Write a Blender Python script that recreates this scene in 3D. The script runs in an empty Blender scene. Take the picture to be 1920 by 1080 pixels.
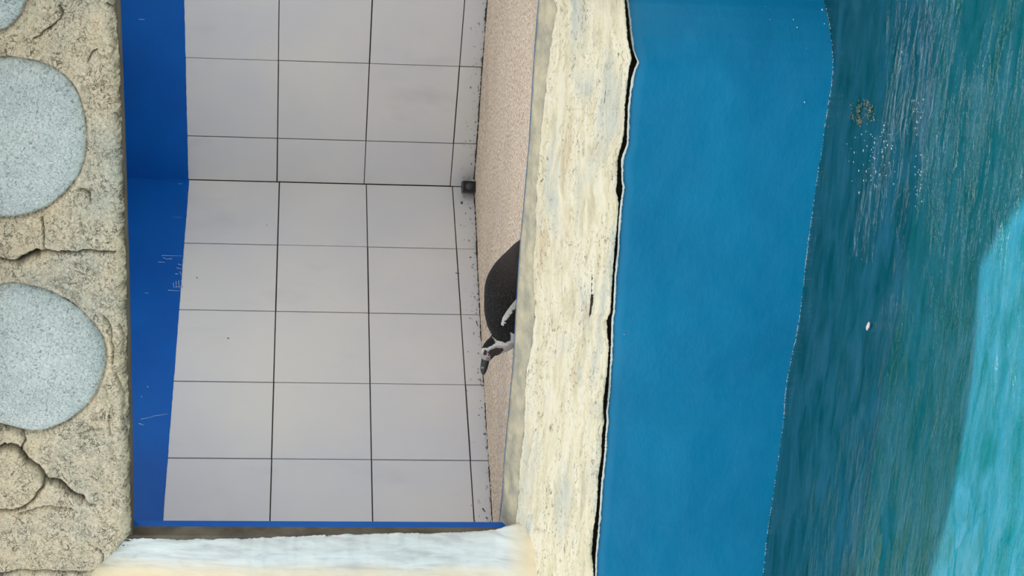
import bpy, math, random
import numpy as np
from mathutils import Vector, Matrix, noise
random.seed(7)
SC = bpy.context.scene
COL = SC.collection

# ------------------------------------------------------------------ camera
EYE = 1.90                                   # eye height over the pool bottom datum
FPX, PITCH, ROLL = 3500.0, 0.1161, 0.0190
FWD = np.array([0, math.cos(PITCH), -math.sin(PITCH)])
DWN = np.array([0, -math.sin(PITCH), -math.cos(PITCH)])
RGT = np.array([1.0, 0, 0])
IR = DWN * math.cos(ROLL) + RGT * math.sin(ROLL)      # picture right = world down (phone held on its side)
IU = RGT * math.cos(ROLL) - DWN * math.sin(ROLL)      # picture up = world right
cam = bpy.data.cameras.new('camera')
cam.sensor_width = 36.0
cam.lens = 36.0 * FPX / 1920.0
cam.clip_start = 0.05
co = bpy.data.objects.new('camera', cam)
COL.objects.link(co)
M = Matrix(((IR[0], IU[0], -FWD[0], 0), (IR[1], IU[1], -FWD[1], 0), (IR[2], IU[2], -FWD[2], EYE), (0, 0, 0, 1)))
co.matrix_world = M
SC.camera = co

# ------------------------------------------------------------------ light
YAW = math.radians(20)
T = np.array([math.cos(YAW), -math.sin(YAW), 0])      # along the facade, to the world right
N = np.array([-math.sin(YAW), -math.cos(YAW), 0])     # out of the facade, towards the visitor
P0 = np.array([0, 6.17, 0])
SUN_EL = math.radians(62)
w = bpy.data.worlds.new('sky')
SC.world = w
w.use_nodes = True
w.node_tree.nodes['Background'].inputs[0].default_value = (0.975, 0.99, 1.0, 1)
w.node_tree.nodes['Background'].inputs[1].default_value = 1.45
sl = bpy.data.lights.new('sun', 'SUN')
sl.energy = 9.0
sl.angle = 0.012
sl.color = (1, 0.96, 0.9)
so = bpy.data.objects.new('sun', sl)
COL.objects.link(so)
SUNV = -N * math.cos(SUN_EL) + np.array([0, 0, math.sin(SUN_EL)])     # towards the sun: behind the house
so.rotation_euler = Vector(SUNV).to_track_quat('Z', 'Y').to_euler()
so.location = (0, 9, 8)
SC.view_settings.view_transform = 'Standard'
SC.view_settings.look = 'None'
SC.view_settings.gamma = 1
SC.view_settings.use_curve_mapping = False
SC.view_settings.exposure = 0.0

# ------------------------------------------------------------------ helpers: pixel -> point on a real surface
ZW = EYE - 1.58        # water level
ZB = EYE - 1.90        # pool bottom
ZF = EYE - 0.81        # floor of the house


def ray(x, y):
    return FWD * FPX + IR * (x - 960.0) + IU * (540.0 - y)


def on_z(x, y, z):
    d = ray(x, y)
    return np.array([0, 0, EYE]) + d * ((z - EYE) / d[2])


def on_w(x, y, wv):
    d = ray(x, y)
    o = np.array([0, 0, EYE])
    return o + d * ((wv - (o - P0) @ N) / (d @ N))


def on_Y(x, y, Y):
    d = ray(x, y)
    return np.array([0, 0, EYE]) + d * (Y / d[1])


def uw(p):
    q = p - P0
    return float(q @ T), float(q @ N)


def from_uwz(u, wv, z):
    p = P0 + T * u + N * wv
    return np.array([p[0], p[1], z])


def on_curtain(x, y, fn):
    wv = fn(0.0)
    for _ in range(4):
        p = on_w(x, y, wv)
        wv = fn(uw(p)[0])
    return on_w(x, y, wv)


def table(pts):
    a = np.array(pts, float)
    return lambda y: float(np.interp(y, a[:, 0], a[:, 1]))


def nz(x, y, z=0.0, o=4):
    return noise.fractal(Vector((x, y, z)), 0.6, 2.1, o)


# ------------------------------------------------------------------ helpers: objects
def link(name, verts, faces, mat=None, parent=None, uvs=None, smooth=True, cols=None):
    me = bpy.data.meshes.new(name)
    me.from_pydata([tuple(map(float, v)) for v in verts], [], faces)
    if uvs is not None:
        ul = me.uv_layers.new(name='UVMap')
        li = np.empty(len(me.loops), dtype=np.int32)
        me.loops.foreach_get('vertex_index', li)
        ul.data.foreach_set('uv', np.array(uvs, dtype=np.float32)[li].ravel())
    if cols is not None:
        ca = me.color_attributes.new('patch', 'FLOAT_COLOR', 'POINT')
        c = np.ones((len(verts), 4), dtype=np.float32)
        c[:, :3] = cols
        ca.data.foreach_set('color', c.ravel())
    if mat:
        me.materials.append(mat)
    if smooth:
        me.polygons.foreach_set('use_smooth', [True] * len(me.polygons))
    me.update()
    o = bpy.data.objects.new(name, me)
    COL.objects.link(o)
    if parent:
        o.parent = parent
    return o


def grid_faces(nr, nc, flip=False, wrap=False):
    f = []
    for i in range(nr - 1):
        for j in range(nc if wrap else nc - 1):
            k = (j + 1) % nc
            q = (i * nc + j, i * nc + k, (i + 1) * nc + k, (i + 1) * nc + j)
            f.append(q[::-1] if flip else q)
    return f


def slab(name, poly, z0, z1, mat, parent=None):
    """vertical prism over a plan polygon"""
    n = len(poly)
    v = [(p[0], p[1], z0) for p in poly] + [(p[0], p[1], z1) for p in poly]
    f = [tuple(range(n))[::-1], tuple(range(n, 2 * n))]
    f += [(i, (i + 1) % n, n + (i + 1) % n, n + i) for i in range(n)]
    return link(name, v, f, mat, parent, smooth=False)


def struct(o, label=None):
    o['kind'] = 'structure'
    if label:
        o['label'] = label
    return o


def tag(o, label, cat, group=None, kind=None):
    o['label'] = label
    o['category'] = cat
    if group:
        o['group'] = group
    if kind:
        o['kind'] = kind
    return o


# ------------------------------------------------------------------ materials
def srgb(r, g, b):
    return tuple(((c / 255.0) / 12.92 if c / 255.0 <= 0.04045 else ((c / 255.0 + 0.055) / 1.055) ** 2.4) for c in (r, g, b)) + (1,)


class Mat:
    def __init__(s, name, rough=0.7, spec=0.3):
        s.m = bpy.data.materials.new(name)
        s.m.use_nodes = True
        s.t = s.m.node_tree
        s.b = s.t.nodes['Principled BSDF']
        s.b.inputs['Roughness'].default_value = rough
        s.b.inputs['Specular IOR Level'].default_value = spec
        s.tc = s.t.nodes.new('ShaderNodeTexCoord')
        s.h = None

    def n(s, kind, **kw):
        nd = s.t.nodes.new(kind)
        for k, v in kw.items():
            if hasattr(nd, k):
                setattr(nd, k, v)
            else:
                nd.inputs[k].default_value = v
        return nd

    def l(s, a, b):
        s.t.links.new(a, b)

    def noise(s, scale, detail=6, rough=0.6, stretch=(1, 1, 1), coord='Object', dist=0.0, loc=(0, 0, 0)):
        mp = s.n('ShaderNodeMapping')
        mp.inputs['Scale'].default_value = stretch
        mp.inputs['Location'].default_value = loc
        s.l(s.tc.outputs[coord], mp.inputs[0])
        nd = s.n('ShaderNodeTexNoise', Scale=scale, Detail=detail, Roughness=rough, Distortion=dist)
        s.l(mp.outputs[0], nd.inputs['Vector'])
        return nd.outputs['Fac']

    def vor(s, scale, stretch=(1, 1, 1), coord='Object', feature='F1', out='Distance'):
        mp = s.n('ShaderNodeMapping')
        mp.inputs['Scale'].default_value = stretch
        s.l(s.tc.outputs[coord], mp.inputs[0])
        nd = s.n('ShaderNodeTexVoronoi', feature=feature)
        nd.inputs['Scale'].default_value = scale
        s.l(mp.outputs[0], nd.inputs['Vector'])
        return nd.outputs[out]

    def ramp(s, fac, stops):
        r = s.n('ShaderNodeValToRGB')
        e = r.color_ramp.elements
        while len(e) < len(stops):
            e.new(0.5)
        for k, (p, c) in enumerate(stops):
            e[k].position = p
            e[k].color = c if len(c) == 4 else tuple(c) + (1,)
        s.l(fac, r.inputs[0])
        return r.outputs[0]

    def mask(s, fac, lo, hi):
        r = s.n('ShaderNodeMapRange')
        r.inputs[1].default_value = lo
        r.inputs[2].default_value = hi
        s.l(fac, r.inputs[0])
        return r.outputs[0]

    def mix(s, fac, a, b, mode='MIX'):
        m = s.n('ShaderNodeMix', data_type='RGBA', blend_type=mode)
        for sock, v in ((m.inputs[0], fac), (m.inputs[6], a), (m.inputs[7], b)):
            if isinstance(v, (tuple, float, int)):
                sock.default_value = v
            else:
                s.l(v, sock)
        return m.outputs[2]

    def math(s, op, a, b):
        m = s.n('ShaderNodeMath', operation=op)
        for sock, v in zip(m.inputs, (a, b)):
            if isinstance(v, (float, int)):
                sock.default_value = v
            else:
                s.l(v, sock)
        return m.outputs[0]

    def wrinkle(s, scale, width, stretch=(1, 1, 1), dist=0.6, loc=(0, 0, 0), detail=4):
        f = s.noise(scale, detail, 0.55, stretch=stretch, coord='UV', dist=dist, loc=loc)
        return s.mask(s.math('ABSOLUTE', s.math('SUBTRACT', f, 0.5), 0.0), width, 0.0)

    def color(s, c):
        if isinstance(c, tuple):
            s.b.inputs['Base Color'].default_value = c
        else:
            s.l(c, s.b.inputs['Base Color'])

    def bump(s, h, strength=0.5, dist=0.01):
        b = s.n('ShaderNodeBump')
        b.inputs['Strength'].default_value = strength
        b.inputs['Distance'].default_value = dist
        s.l(h, b.inputs['Height'])
        if s.h is not None:
            s.l(s.h, b.inputs['Normal'])
        s.h = b.outputs[0]
        s.l(s.h, s.b.inputs['Normal'])


def mat_rock():
    m = Mat('rough_tan_plaster', 0.9, 0.1)
    c = m.ramp(m.noise(3.2, 5, 0.55, coord='UV', dist=0.5), [(0.3, srgb(208, 203, 186)), (0.46, srgb(226, 213, 186)), (0.6, srgb(234, 217, 187)), (0.75, srgb(218, 196, 164))])
    c = m.mix(m.mask(m.noise(2.1, 3, 0.5, coord='UV', loc=(4, 2, 0)), 0.54, 0.8), c, srgb(198, 204, 196))
    fine = m.noise(105, 5, 0.65, coord='UV', dist=1.2)
    wr = m.math('MULTIPLY', m.wrinkle(42, 0.022, dist=1.0), m.mask(m.noise(14, 3, coord='UV', loc=(2, 8, 0)), 0.42, 0.6))
    c = m.mix(m.math('MULTIPLY', m.mask(fine, 0.46, 0.33), 0.75), c, srgb(104, 100, 86))
    c = m.mix(m.mask(fine, 0.55, 0.68), c, srgb(240, 234, 216))
    c = m.mix(m.math('MULTIPLY', wr, 0.75), c, srgb(84, 80, 70))
    ca = m.n('ShaderNodeVertexColor', layer_name='patch')
    c = m.mix(1.0, c, ca.outputs[0], 'MULTIPLY')
    m.color(c)
    m.bump(m.noise(24, 5, 0.6, coord='UV', dist=1.0), 1.0, 0.014)
    m.bump(m.math('SUBTRACT', fine, m.math('MULTIPLY', wr, 0.8)), 1.0, 0.006)
    return m.m


def mat_stone():
    m = Mat('speckled_pale_stone', 0.85, 0.15)
    c = m.ramp(m.noise(5, 4, 0.5, coord='UV', dist=0.3), [(0.3, srgb(194, 206, 206)), (0.5, srgb(210, 220, 218)), (0.7, srgb(220, 228, 224))])
    fine = m.noise(130, 5, 0.72, coord='UV', dist=1.1)
    wr = m.math('MULTIPLY', m.wrinkle(70, 0.02, dist=1.0), m.mask(m.noise(20, 3, coord='UV', loc=(2, 8, 0)), 0.42, 0.6))
    c = m.mix(m.math('MULTIPLY', m.mask(fine, 0.49, 0.35), 0.8), c, srgb(92, 104, 114))
    c = m.mix(m.mask(fine, 0.55, 0.68), c, srgb(238, 244, 243))
    c = m.mix(m.math('MULTIPLY', wr, 0.7), c, srgb(84, 96, 108))
    m.color(c)
    m.bump(m.noise(35, 4, 0.6, coord='UV'), 0.6, 0.007)
    m.bump(fine, 0.9, 0.005)
    return m.m


def mat_cream():
    m = Mat('brushed_cream_render', 0.85, 0.15)
    st = (1.0, 7.0, 1)
    a = m.noise(5, 7, 0.62, stretch=st, coord='UV', dist=0.6)
    c = m.ramp(a, [(0.28, srgb(200, 194, 170)), (0.42, srgb(228, 219, 188)), (0.55, srgb(240, 233, 208)), (0.75, srgb(228, 224, 208))])
    c = m.mix(m.mask(m.noise(2.6, 4, 0.6, stretch=(1, 4, 1), coord='UV', loc=(3, 7, 0), dist=0.5), 0.52, 0.68), c, srgb(205, 208, 196))
    c = m.mix(m.mask(m.noise(3.3, 4, 0.6, stretch=(1, 3.5, 1), coord='UV', loc=(9, 1, 0)), 0.58, 0.75), c, srgb(216, 196, 164))
    fine = m.noise(45, 6, 0.7, stretch=(1, 2.6, 1), coord='UV', dist=1.0)
    c = m.mix(m.math('MULTIPLY', m.mask(fine, 0.46, 0.34), m.mask(m.noise(4, 3, coord='UV', stretch=(1, 3, 1), loc=(1, 5, 0)), 0.40, 0.6)), c, srgb(110, 108, 92))
    wr = m.math('MULTIPLY', m.wrinkle(9, 0.012, stretch=(1, 5.5, 1), dist=0.8), m.mask(m.noise(5, 3, coord='UV', stretch=(1, 3, 1), loc=(6, 3, 0)), 0.5, 0.62))
    c = m.mix(m.math('MULTIPLY', wr, 0.6), c, srgb(120, 112, 92))
    m.color(c)
    m.bump(m.noise(9, 6, 0.65, stretch=(1, 6, 1), coord='UV', dist=0.6), 0.55, 0.014)
    m.bump(fine, 0.55, 0.005)
    return m.m


def mat_white():
    m = Mat('brushed_white_plaster', 0.8, 0.2)
    a = m.noise(6, 6, 0.6, stretch=(7, 1, 1), coord='UV', dist=0.5)
    c = m.ramp(a, [(0.3, srgb(188, 190, 194)), (0.5, srgb(214, 221, 222)), (0.7, srgb(226, 233, 232))])
    sx = m.n('ShaderNodeSeparateXYZ')
    m.l(m.tc.outputs['UV'], sx.inputs[0])
    nn = m.noise(6, 4, 0.6, coord='UV')
    lo = m.math('ADD', sx.outputs[1], m.math('MULTIPLY', m.math('SUBTRACT', nn, 0.5), 0.1))
    c = m.mix(m.mask(lo, 1.26, 1.18), c, srgb(226, 210, 178))
    lf = m.math('ADD', sx.outputs[0], m.math('MULTIPLY', m.math('SUBTRACT', nn, 0.5), 0.04))
    c = m.mix(m.mask(lf, -0.985, -1.05), c, srgb(238, 220, 186))
    m.color(c)
    m.bump(a, 0.5, 0.012)
    m.bump(m.noise(60, 4, 0.6, stretch=(2, 1, 1), coord='UV'), 0.25, 0.004)
    return m.m


def mat_blue_paint(name, base, var, rough=0.45, stretch=(1, 1, 1), scratch=True):
    m = Mat(name, rough, 0.25)
    c = m.ramp(m.noise(2.5, 5, 0.55, stretch=stretch), [(0.3, var), (0.65, base)])
    if scratch:
        s1 = m.mask(m.noise(30, 2, 0.5, stretch=(2.5, 2.5, 0.35), dist=0.4), 0.735, 0.78)
        s2 = m.mask(m.noise(2.2, 2, 0.5, loc=(3, 1, 0)), 0.56, 0.62)
        c = m.mix(m.math('MULTIPLY', s1, s2), c, srgb(150, 175, 210))
    m.color(c)
    m.bump(m.noise(25, 5, 0.6, stretch=stretch), 0.22, 0.006)
    return m.m


def mat_tile():
    m = Mat('matt_grey_white_tile', 0.32, 0.4)
    c = m.ramp(m.noise(1.8, 4, 0.5), [(0.35, srgb(206, 208, 214)), (0.65, srgb(216, 216, 214))])
    smear = m.mask(m.noise(4.5, 3, 0.6, stretch=(1, 1, 0.5), loc=(2, 0, 5)), 0.6, 0.85)
    c = m.mix(m.math('MULTIPLY', smear, 0.35), c, srgb(168, 170, 172))
    sx = m.n('ShaderNodeSeparateXYZ')
    m.l(m.tc.outputs['Object'], sx.inputs[0])
    low = m.mask(sx.outputs[2], ZF + 0.10, ZF - 0.03)
    spots = m.mask(m.math('ADD', m.noise(42, 4, 0.65, stretch=(1, 1, 1.6)), m.math('MULTIPLY', low, 0.13)), 0.69, 0.73)
    c = m.mix(m.math('MULTIPLY', spots, m.mask(sx.outputs[2], ZF + 0.12, ZF + 0.08)), c, srgb(70, 66, 56))
    c = m.mix(m.math('MULTIPLY', m.math('MULTIPLY', low, m.noise(7, 3)), 0.35), c, srgb(150, 140, 124))
    m.color(c)
    m.bump(m.noise(300, 2, 0.5), 0.08, 0.001)
    return m.m


def mat_floor():
    m = Mat('granular_beige_floor', 0.75, 0.25)
    g = m.noise(90, 4, 0.8, dist=0.6)
    c = m.ramp(g, [(0.37, srgb(80, 66, 54)), (0.44, srgb(214, 190, 162)), (0.53, srgb(245, 224, 198)), (0.60, srgb(255, 252, 240))])
    c = m.mix(m.math('MULTIPLY', m.mask(m.noise(2.3, 4, 0.5, stretch=(1, 1.5, 1)), 0.5, 0.75), 0.4), c, srgb(186, 172, 164))
    c = m.mix(m.math('MULTIPLY', m.mask(m.vor(58), 0.17, 0.08), 0.75), c, srgb(78, 66, 58))
    m.color(c)
    m.bump(g, 0.6, 0.005)
    return m.m


def plain(name, c, rough=0.8, spec=0.2, var=None, scale=12, bump=0.3):
    m = Mat(name, rough, spec)
    if var:
        m.color(m.ramp(m.noise(scale, 5, 0.6), [(0.35, var), (0.65, c)]))
    else:
        m.color(c)
    if bump:
        m.bump(m.noise(scale * 4, 4, 0.6), bump, 0.004)
    return m.m


def mat_water():
    m = Mat('murky_pool_water', 0.03, 0.5)
    t = m.t
    rip = m.math('MULTIPLY', m.noise(8, 4, 0.6, stretch=(1.0, 3.4, 1), coord='UV', dist=1.4), m.mask(m.noise(2.6, 3, 0.5, stretch=(1, 1.6, 1), coord='UV', loc=(5, 2, 0)), 0.36, 0.62))
    rip2 = m.noise(30, 4, 0.6, stretch=(1.0, 2.0, 1), coord='UV', dist=1.8)
    bp = m.n('ShaderNodeBump')
    bp.inputs['Strength'].default_value = 0.42
    bp.inputs['Distance'].default_value = 0.03
    m.l(rip, bp.inputs['Height'])
    bq = m.n('ShaderNodeBump')
    bq.inputs['Strength'].default_value = 0.55
    bq.inputs['Distance'].default_value = 0.009
    m.l(rip2, bq.inputs['Height'])
    m.l(bp.outputs[0], bq.inputs['Normal'])
    gl = m.n('ShaderNodeBsdfGlossy')
    gl.inputs['Color'].default_value = (0.8, 0.97, 0.93, 1)
    gl.inputs['Roughness'].default_value = 0.05
    m.l(bp.outputs[0], gl.inputs['Normal'])
    tr = m.n('ShaderNodeBsdfTransparent')
    tr.inputs[0].default_value = (0.22, 0.84, 0.64, 1)
    df = m.n('ShaderNodeBsdfDiffuse')
    dc = m.ramp(m.noise(5, 5, 0.6, stretch=(1, 2.2, 1), coord='UV', dist=0.6), [(0.35, srgb(4, 116, 132)), (0.65, srgb(68, 154, 190))])
    m.l(dc, df.inputs[0])
    m.l(bq.outputs[0], df.inputs['Normal'])
    mx = m.n('ShaderNodeMixShader')
    mx.inputs[0].default_value = 0.34
    m.l(tr.outputs[0], mx.inputs[1])
    m.l(df.outputs[0], mx.inputs[2])
    fr = m.n('ShaderNodeFresnel')
    fr.inputs['IOR'].default_value = 1.26
    mg = m.n('ShaderNodeMixShader')
    m.l(fr.outputs[0], mg.inputs[0])
    m.l(mx.outputs[0], mg.inputs[1])
    m.l(gl.outputs[0], mg.inputs[2])
    m.l(mg.outputs[0], t.nodes['Material Output'].inputs[0])
    return m.m


ROCK, STONE, CREAM, WHITE = mat_rock(), mat_stone(), mat_cream(), mat_white()
TILE, FLOOR, WATER = mat_tile(), mat_floor(), mat_water()
BLUE_UP = mat_blue_paint('deep_blue_wall_paint', srgb(0, 94, 184), srgb(0, 82, 170), 0.5)
BLUE_POOL = mat_blue_paint('azure_pool_paint', srgb(0, 126, 170), srgb(0, 115, 160), 0.4, (1, 1, 1.6), False)
GROUT = plain('dark_grout', srgb(74, 64, 54), 0.9, 0.1, srgb(52, 46, 40), 40)
BROWN = plain('grey_brown_cement', srgb(112, 106, 94), 0.85, 0.15, srgb(84, 78, 68), 9)
SEAL = plain('grey_green_mortar', srgb(204, 196, 168), 0.75, 0.25, srgb(160, 158, 144), 16, 1.0)
GREYCON = plain('grey_concrete', srgb(150, 148, 140), 0.85, 0.2, srgb(130, 128, 120), 4)
PLASTIC = plain('black_plastic', srgb(34, 36, 38), 0.45, 0.4, None, 20, 0)
PLASTIC2 = plain('dark_grey_plastic', srgb(62, 64, 66), 0.5, 0.4, None, 20, 0)
def mat_pool_floor():
    m = Mat('pool_bottom_paint', 0.7, 0.2)
    a = m.noise(26, 4, 0.7, stretch=(1, 1.4, 1), dist=1.2)
    c = m.ramp(a, [(0.35, srgb(50, 150, 176)), (0.5, srgb(76, 178, 206)), (0.66, srgb(150, 222, 240))])
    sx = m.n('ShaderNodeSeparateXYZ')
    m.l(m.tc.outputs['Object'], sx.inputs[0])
    shade_f = m.math('ADD', m.math('ADD', sx.outputs[1], m.math('MULTIPLY', sx.outputs[0], 0.36)), m.math('MULTIPLY', m.noise(3.5, 4, 0.6), 0.8))
    c = m.mix(m.math('MULTIPLY', m.mask(shade_f, 4.75, 5.1), 0.75), c, srgb(20, 146, 142))  # shade beside the house painted into the floor colour as a greener zone
    m.color(c)
    m.bump(a, 1.0, 0.03)
    return m.m


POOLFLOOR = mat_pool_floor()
POOLSUB = plain('shaded_green_pool_paint', srgb(0, 62, 66), 0.7, 0.2, srgb(14, 70, 66), 4)  # underwater wall coloured dark green to stand in for the shaded water

# ------------------------------------------------------------------ outlines read off the place
lintel_x = table([(-400, 208), (0, 214), (20, 216), (60, 217), (110, 221), (180, 223), (270, 226), (350, 229), (450, 232), (560, 235), (700, 237), (800, 240), (900, 241), (1000, 243), (1012, 244), (1030, 228), (1050, 208), (1070, 186), (1090, 168), (1200, 130), (1500, 90)])
frame_x = table([(-400, 220), (0, 226), (270, 236), (540, 244), (810, 249.5), (1000, 251.5), (1500, 262)])
seal_in = table([(-400, 1040), (0, 1010), (62, 1005), (115, 1001), (170, 998), (235, 994), (270, 992), (350, 985), (450, 976), (540, 970), (675, 962.5), (770, 954), (810, 950), (870, 945), (925, 942), (980, 936), (1500, 900)])
seal_out = table([(-400, 1066), (0, 1040), (20, 1044), (50, 1038), (100, 1030), (150, 1024), (200, 1020), (270, 1012), (350, 1006), (450, 1003), (500, 999), (540, 1001), (600, 1002), (640, 997), (700, 986), (800, 982), (870, 975), (950, 970), (980, 967), (1080, 963), (1500, 935)])
edge_x = table([(-400, 1196), (-60, 1176), (0, 1171), (40, 1174), (75, 1177), (100, 1183), (112, 1185), (125, 1180), (150, 1177), (200, 1172), (250, 1170), (270, 1166), (300, 1158), (340, 1157), (355, 1155), (380, 1160), (420, 1157), (470, 1152), (500, 1150), (540, 1147), (585, 1145), (600, 1138), (625, 1139), (650, 1142), (700, 1138), (745, 1132), (775, 1131), (790, 1133), (810, 1129), (860, 1127), (895, 1121), (905, 1122), (950, 1119), (1000, 1112), (1040, 1109), (1060, 1112), (1080, 1113), (1500, 1085)])
blue_x = table([(-400, 1201), (-60, 1181), (0, 1176), (40, 1181), (75, 1184), (100, 1189), (114, 1195), (120, 1194), (130, 1190), (150, 1185), (200, 1179), (250, 1177), (270, 1177), (300, 1166), (340, 1167), (355, 1169), (380, 1165), (420, 1161), (470, 1159), (500, 1155), (540, 1153), (585, 1151), (600, 1148), (650, 1147), (700, 1144), (745, 1141), (775, 1138), (790, 1139), (810, 1137), (860, 1134), (895, 1130), (905, 1129), (950, 1126), (1000, 1122), (1040, 1118), (1080, 1117), (1500, 1092)])
water_x = table([(-400, 1560), (-100, 1541), (0, 1544), (30, 1553), (75, 1560), (115, 1562), (150, 1560), (200, 1553), (240, 1546), (290, 1540), (350, 1530), (420, 1520), (480, 1512), (540, 1506), (590, 1500), (640, 1491), (690, 1480), (730, 1473), (800, 1468), (870, 1458), (930, 1450), (990, 1440), (1080, 1430), (1500, 1385)])

# pool wall: stands vertically over the waterline
wl = sorted(uw(on_z(water_x(y), y, ZW)) for y in range(-400, 1501, 20))
wlu = np.array([a for a, b in wl])
wlw = np.array([b for a, b in wl])
pool_w = lambda u: float(np.interp(u, wlu, wlw))
lp = sorted(uw(on_z(seal_in(y), y, EYE - 0.742)) for y in range(-400, 1501, 20))
lpu = np.array([a for a, b in lp])
lpw = np.array([b for a, b in lp])
lip_w = lambda u: float(np.interp(u, lpu, lpw))

# ------------------------------------------------------------------ house: tiled walls
C = np.array([0.4677, 8.664, 0])
DL = np.array([-math.cos(0.7667), -math.sin(0.7667), 0])
DR = np.array([math.cos(0.6424), -math.sin(0.6424), 0])
H, W = 0.4, 0.4049
ZTOP = EYE + 1.12


def tiled_wall(name, D, inward, first, z1, ztop, length, label):
    """grout backing, blue painted band above, one object per tile"""
    z0 = ZF - 0.08
    back = -inward * 0.10

    def q(s, off, z):
        p = C + D * s + inward * off
        return (p[0], p[1], z)
    v = [q(-0.09, -0.10, z0), q(length, -0.10, z0), q(length, -0.006, z0), q(-0.006, -0.006, z0),
         q(-0.09, -0.10, ZTOP), q(length, -0.10, ZTOP), q(length, -0.006, ZTOP), q(-0.006, -0.006, ZTOP)]
    f = [(0, 1, 2, 3)[::-1], (4, 5, 6, 7), (0, 1, 5, 4), (1, 2, 6, 5), (2, 3, 7, 6), (3, 0, 4, 7)]
    wall = struct(link(name, v, f, GROUT, smooth=False), label)
    # painted band: its lower rim is brushed a little unevenly over the tiles
    ns = 160
    vv, uv = [], []
    for i in range(ns):
        s = length * i / (ns - 1)
        zl = ztop + 0.001 + 0.0012 * nz(s * 9, 3.1, 0) + 0.0012 * nz(s * 40, 1, 0)
        for (off, z) in ((-0.001, zl), (0.0012, zl), (0.0018, zl + 0.004), (0.0018, zl + 0.1), (0.0018, ZTOP)):
            vv.append(q(s, off, z))
    struct(link('painted_band', vv, grid_faces(ns, 5), BLUE_UP, wall, smooth=False), 'deep blue paint above the tiles')
    # tiles
    rows = [(z1, ztop), (z1 - H, z1), (z1 - 2 * H, z1 - H), (ZF - 0.04, z1 - 2 * H)]
    cols = [(0.0, first)]
    s = first
    while s < length - 0.02:
        cols.append((s, min(s + W, length)))
        s += W
    g = 0.0023
    for (a, b) in cols:
        for ri, (c, d) in enumerate(rows):
            j = [random.uniform(-0.0006, 0.0006) for _ in range(4)]
            th = 0.0 + random.uniform(-0.0008, 0.0008)
            a0, b0, c0, d0 = a + g + j[0], b - g + j[1], c + g + j[2], d - g + j[3] + (0.02 if ri == 0 else 0)
            e = 0.0012
            v = []
            for (off, k) in ((-0.006, 0), (th - 0.0012, 0), (th, e)):
                v += [q(a0 + k, off, c0 + k), q(b0 - k, off, c0 + k), q(b0 - k, off, d0 - k), q(a0 + k, off, d0 - k)]
            f = [(8, 9, 10, 11)]
            for L in (0, 4):
                f += [(L + i, L + (i + 1) % 4, L + 4 + (i + 1) % 4, L + 4 + i) for i in range(4)]
            link('tile', v, f, TILE, wall, smooth=False)
    return wall


inL = np.array([DL[1], -DL[0], 0])
if inL @ np.array([0, -1, 0]) < 0:
    inL = -inL
inR = np.array([DR[1], -DR[0], 0])
if inR @ np.array([0, -1, 0]) < 0:
    inR = -inR
wallL = tiled_wall('wall_left', DL, inL, 0.4093, EYE + 0.088 - 0.0107, EYE + 0.088 + 0.398, 2.75, 'tiled left wall of the penguin house')
wallR = tiled_wall('wall_right', DR, inR, 0.2355, EYE + 0.088, EYE + 0.088 + 0.402, 2.9, 'tiled right wall of the penguin house')

# paint scuffs and specks seen on the left wall
def on_wallL(x, y, off):
    d = ray(x, y)
    o = np.array([0, 0, EYE])
    return o + d * ((off - (o - C) @ inL) / (d @ inL))


SCUFF = plain('scuffed_paint', srgb(170, 190, 218), 0.7, 0.2, None, 20, 0)
SPECK = plain('dark_speck', srgb(70, 66, 60), 0.9, 0.1, None, 20, 0)


def marks(name, segs, off, mat, parent, label):
    v, f = [], []
    for (x0, y0, x1, y1, wd) in segs:
        L = math.hypot(x1 - x0, y1 - y0)
        nx, ny = -(y1 - y0) / L * wd / 2, (x1 - x0) / L * wd / 2
        b = len(v)
        for o_ in (off - 0.001, off + 0.0005):
            for (x, y) in ((x0 + nx, y0 + ny), (x0 - nx, y0 - ny), (x1 - nx * 0.4, y1 - ny * 0.4), (x1 + nx * 0.4, y1 + ny * 0.4)):
                v.append(on_wallL(x, y, o_))
        f += [(b + 4, b + 5, b + 6, b + 7)] + [(b + i, b + (i + 1) % 4, b + 4 + (i + 1) % 4, b + 4 + i) for i in range(4)]
    o = link(name, v, f, mat, parent, smooth=False)
    o['kind'] = 'stuff'
    o['label'] = label


marks('paint_scuffs', [(303, 479, 342, 480, .8), (306, 483, 313, 486, 1), (313, 486, 321, 484, .9), (297, 491, 310, 492, 1), (318, 486, 324, 485, .8), (334, 495, 341, 497, 1.2), (331, 502, 344, 505, .9), (329, 513, 334, 514, 1.4),
      (337, 509, 340, 516, 1), (325, 530, 326, 540, 1), (330, 527, 331, 540, 1), (335, 526, 336, 541, 1.1), (340, 525, 341, 540, .9), (328, 538, 344, 537, .8), (315, 544, 341, 545.5, .9), (276, 725, 278.5, 725.5, 2), (264.5, 742, 266.5, 746, .9),
      (264, 786, 284, 782, .9), (284, 782, 289, 779, .8), (289, 780, 314, 776, .9), (260, 794, 270, 797, 1.3), (272, 549, 279, 550, .8), (342, 488, 346, 489, 1.5)], 0.0018, SCUFF, wallL, 'pale scuffs on the blue paint')
marks('dark_specks', [(368, 520, 371, 521.5, 2), (426, 634, 430, 634, 1.2), (427.5, 632.5, 428.5, 635.5, 1), (499, 422.5, 502, 421.5, 1.2), (854, 511.5, 862, 513, 1.4), (880, 596, 883, 597, 1.5), (893, 602, 896, 612, 2.2), (888, 556, 892, 557, 1.4), (892, 586, 894, 589, 1.4), (905, 953, 910, 960, 2.6), (911, 970, 915, 972, 2.4), (900, 751, 902, 752, 1.6), (902, 764, 905, 765, 1.6), (911, 838, 913, 843, 2)], 0.0006, SPECK, wallL, 'dark specks on the tiles')

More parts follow.
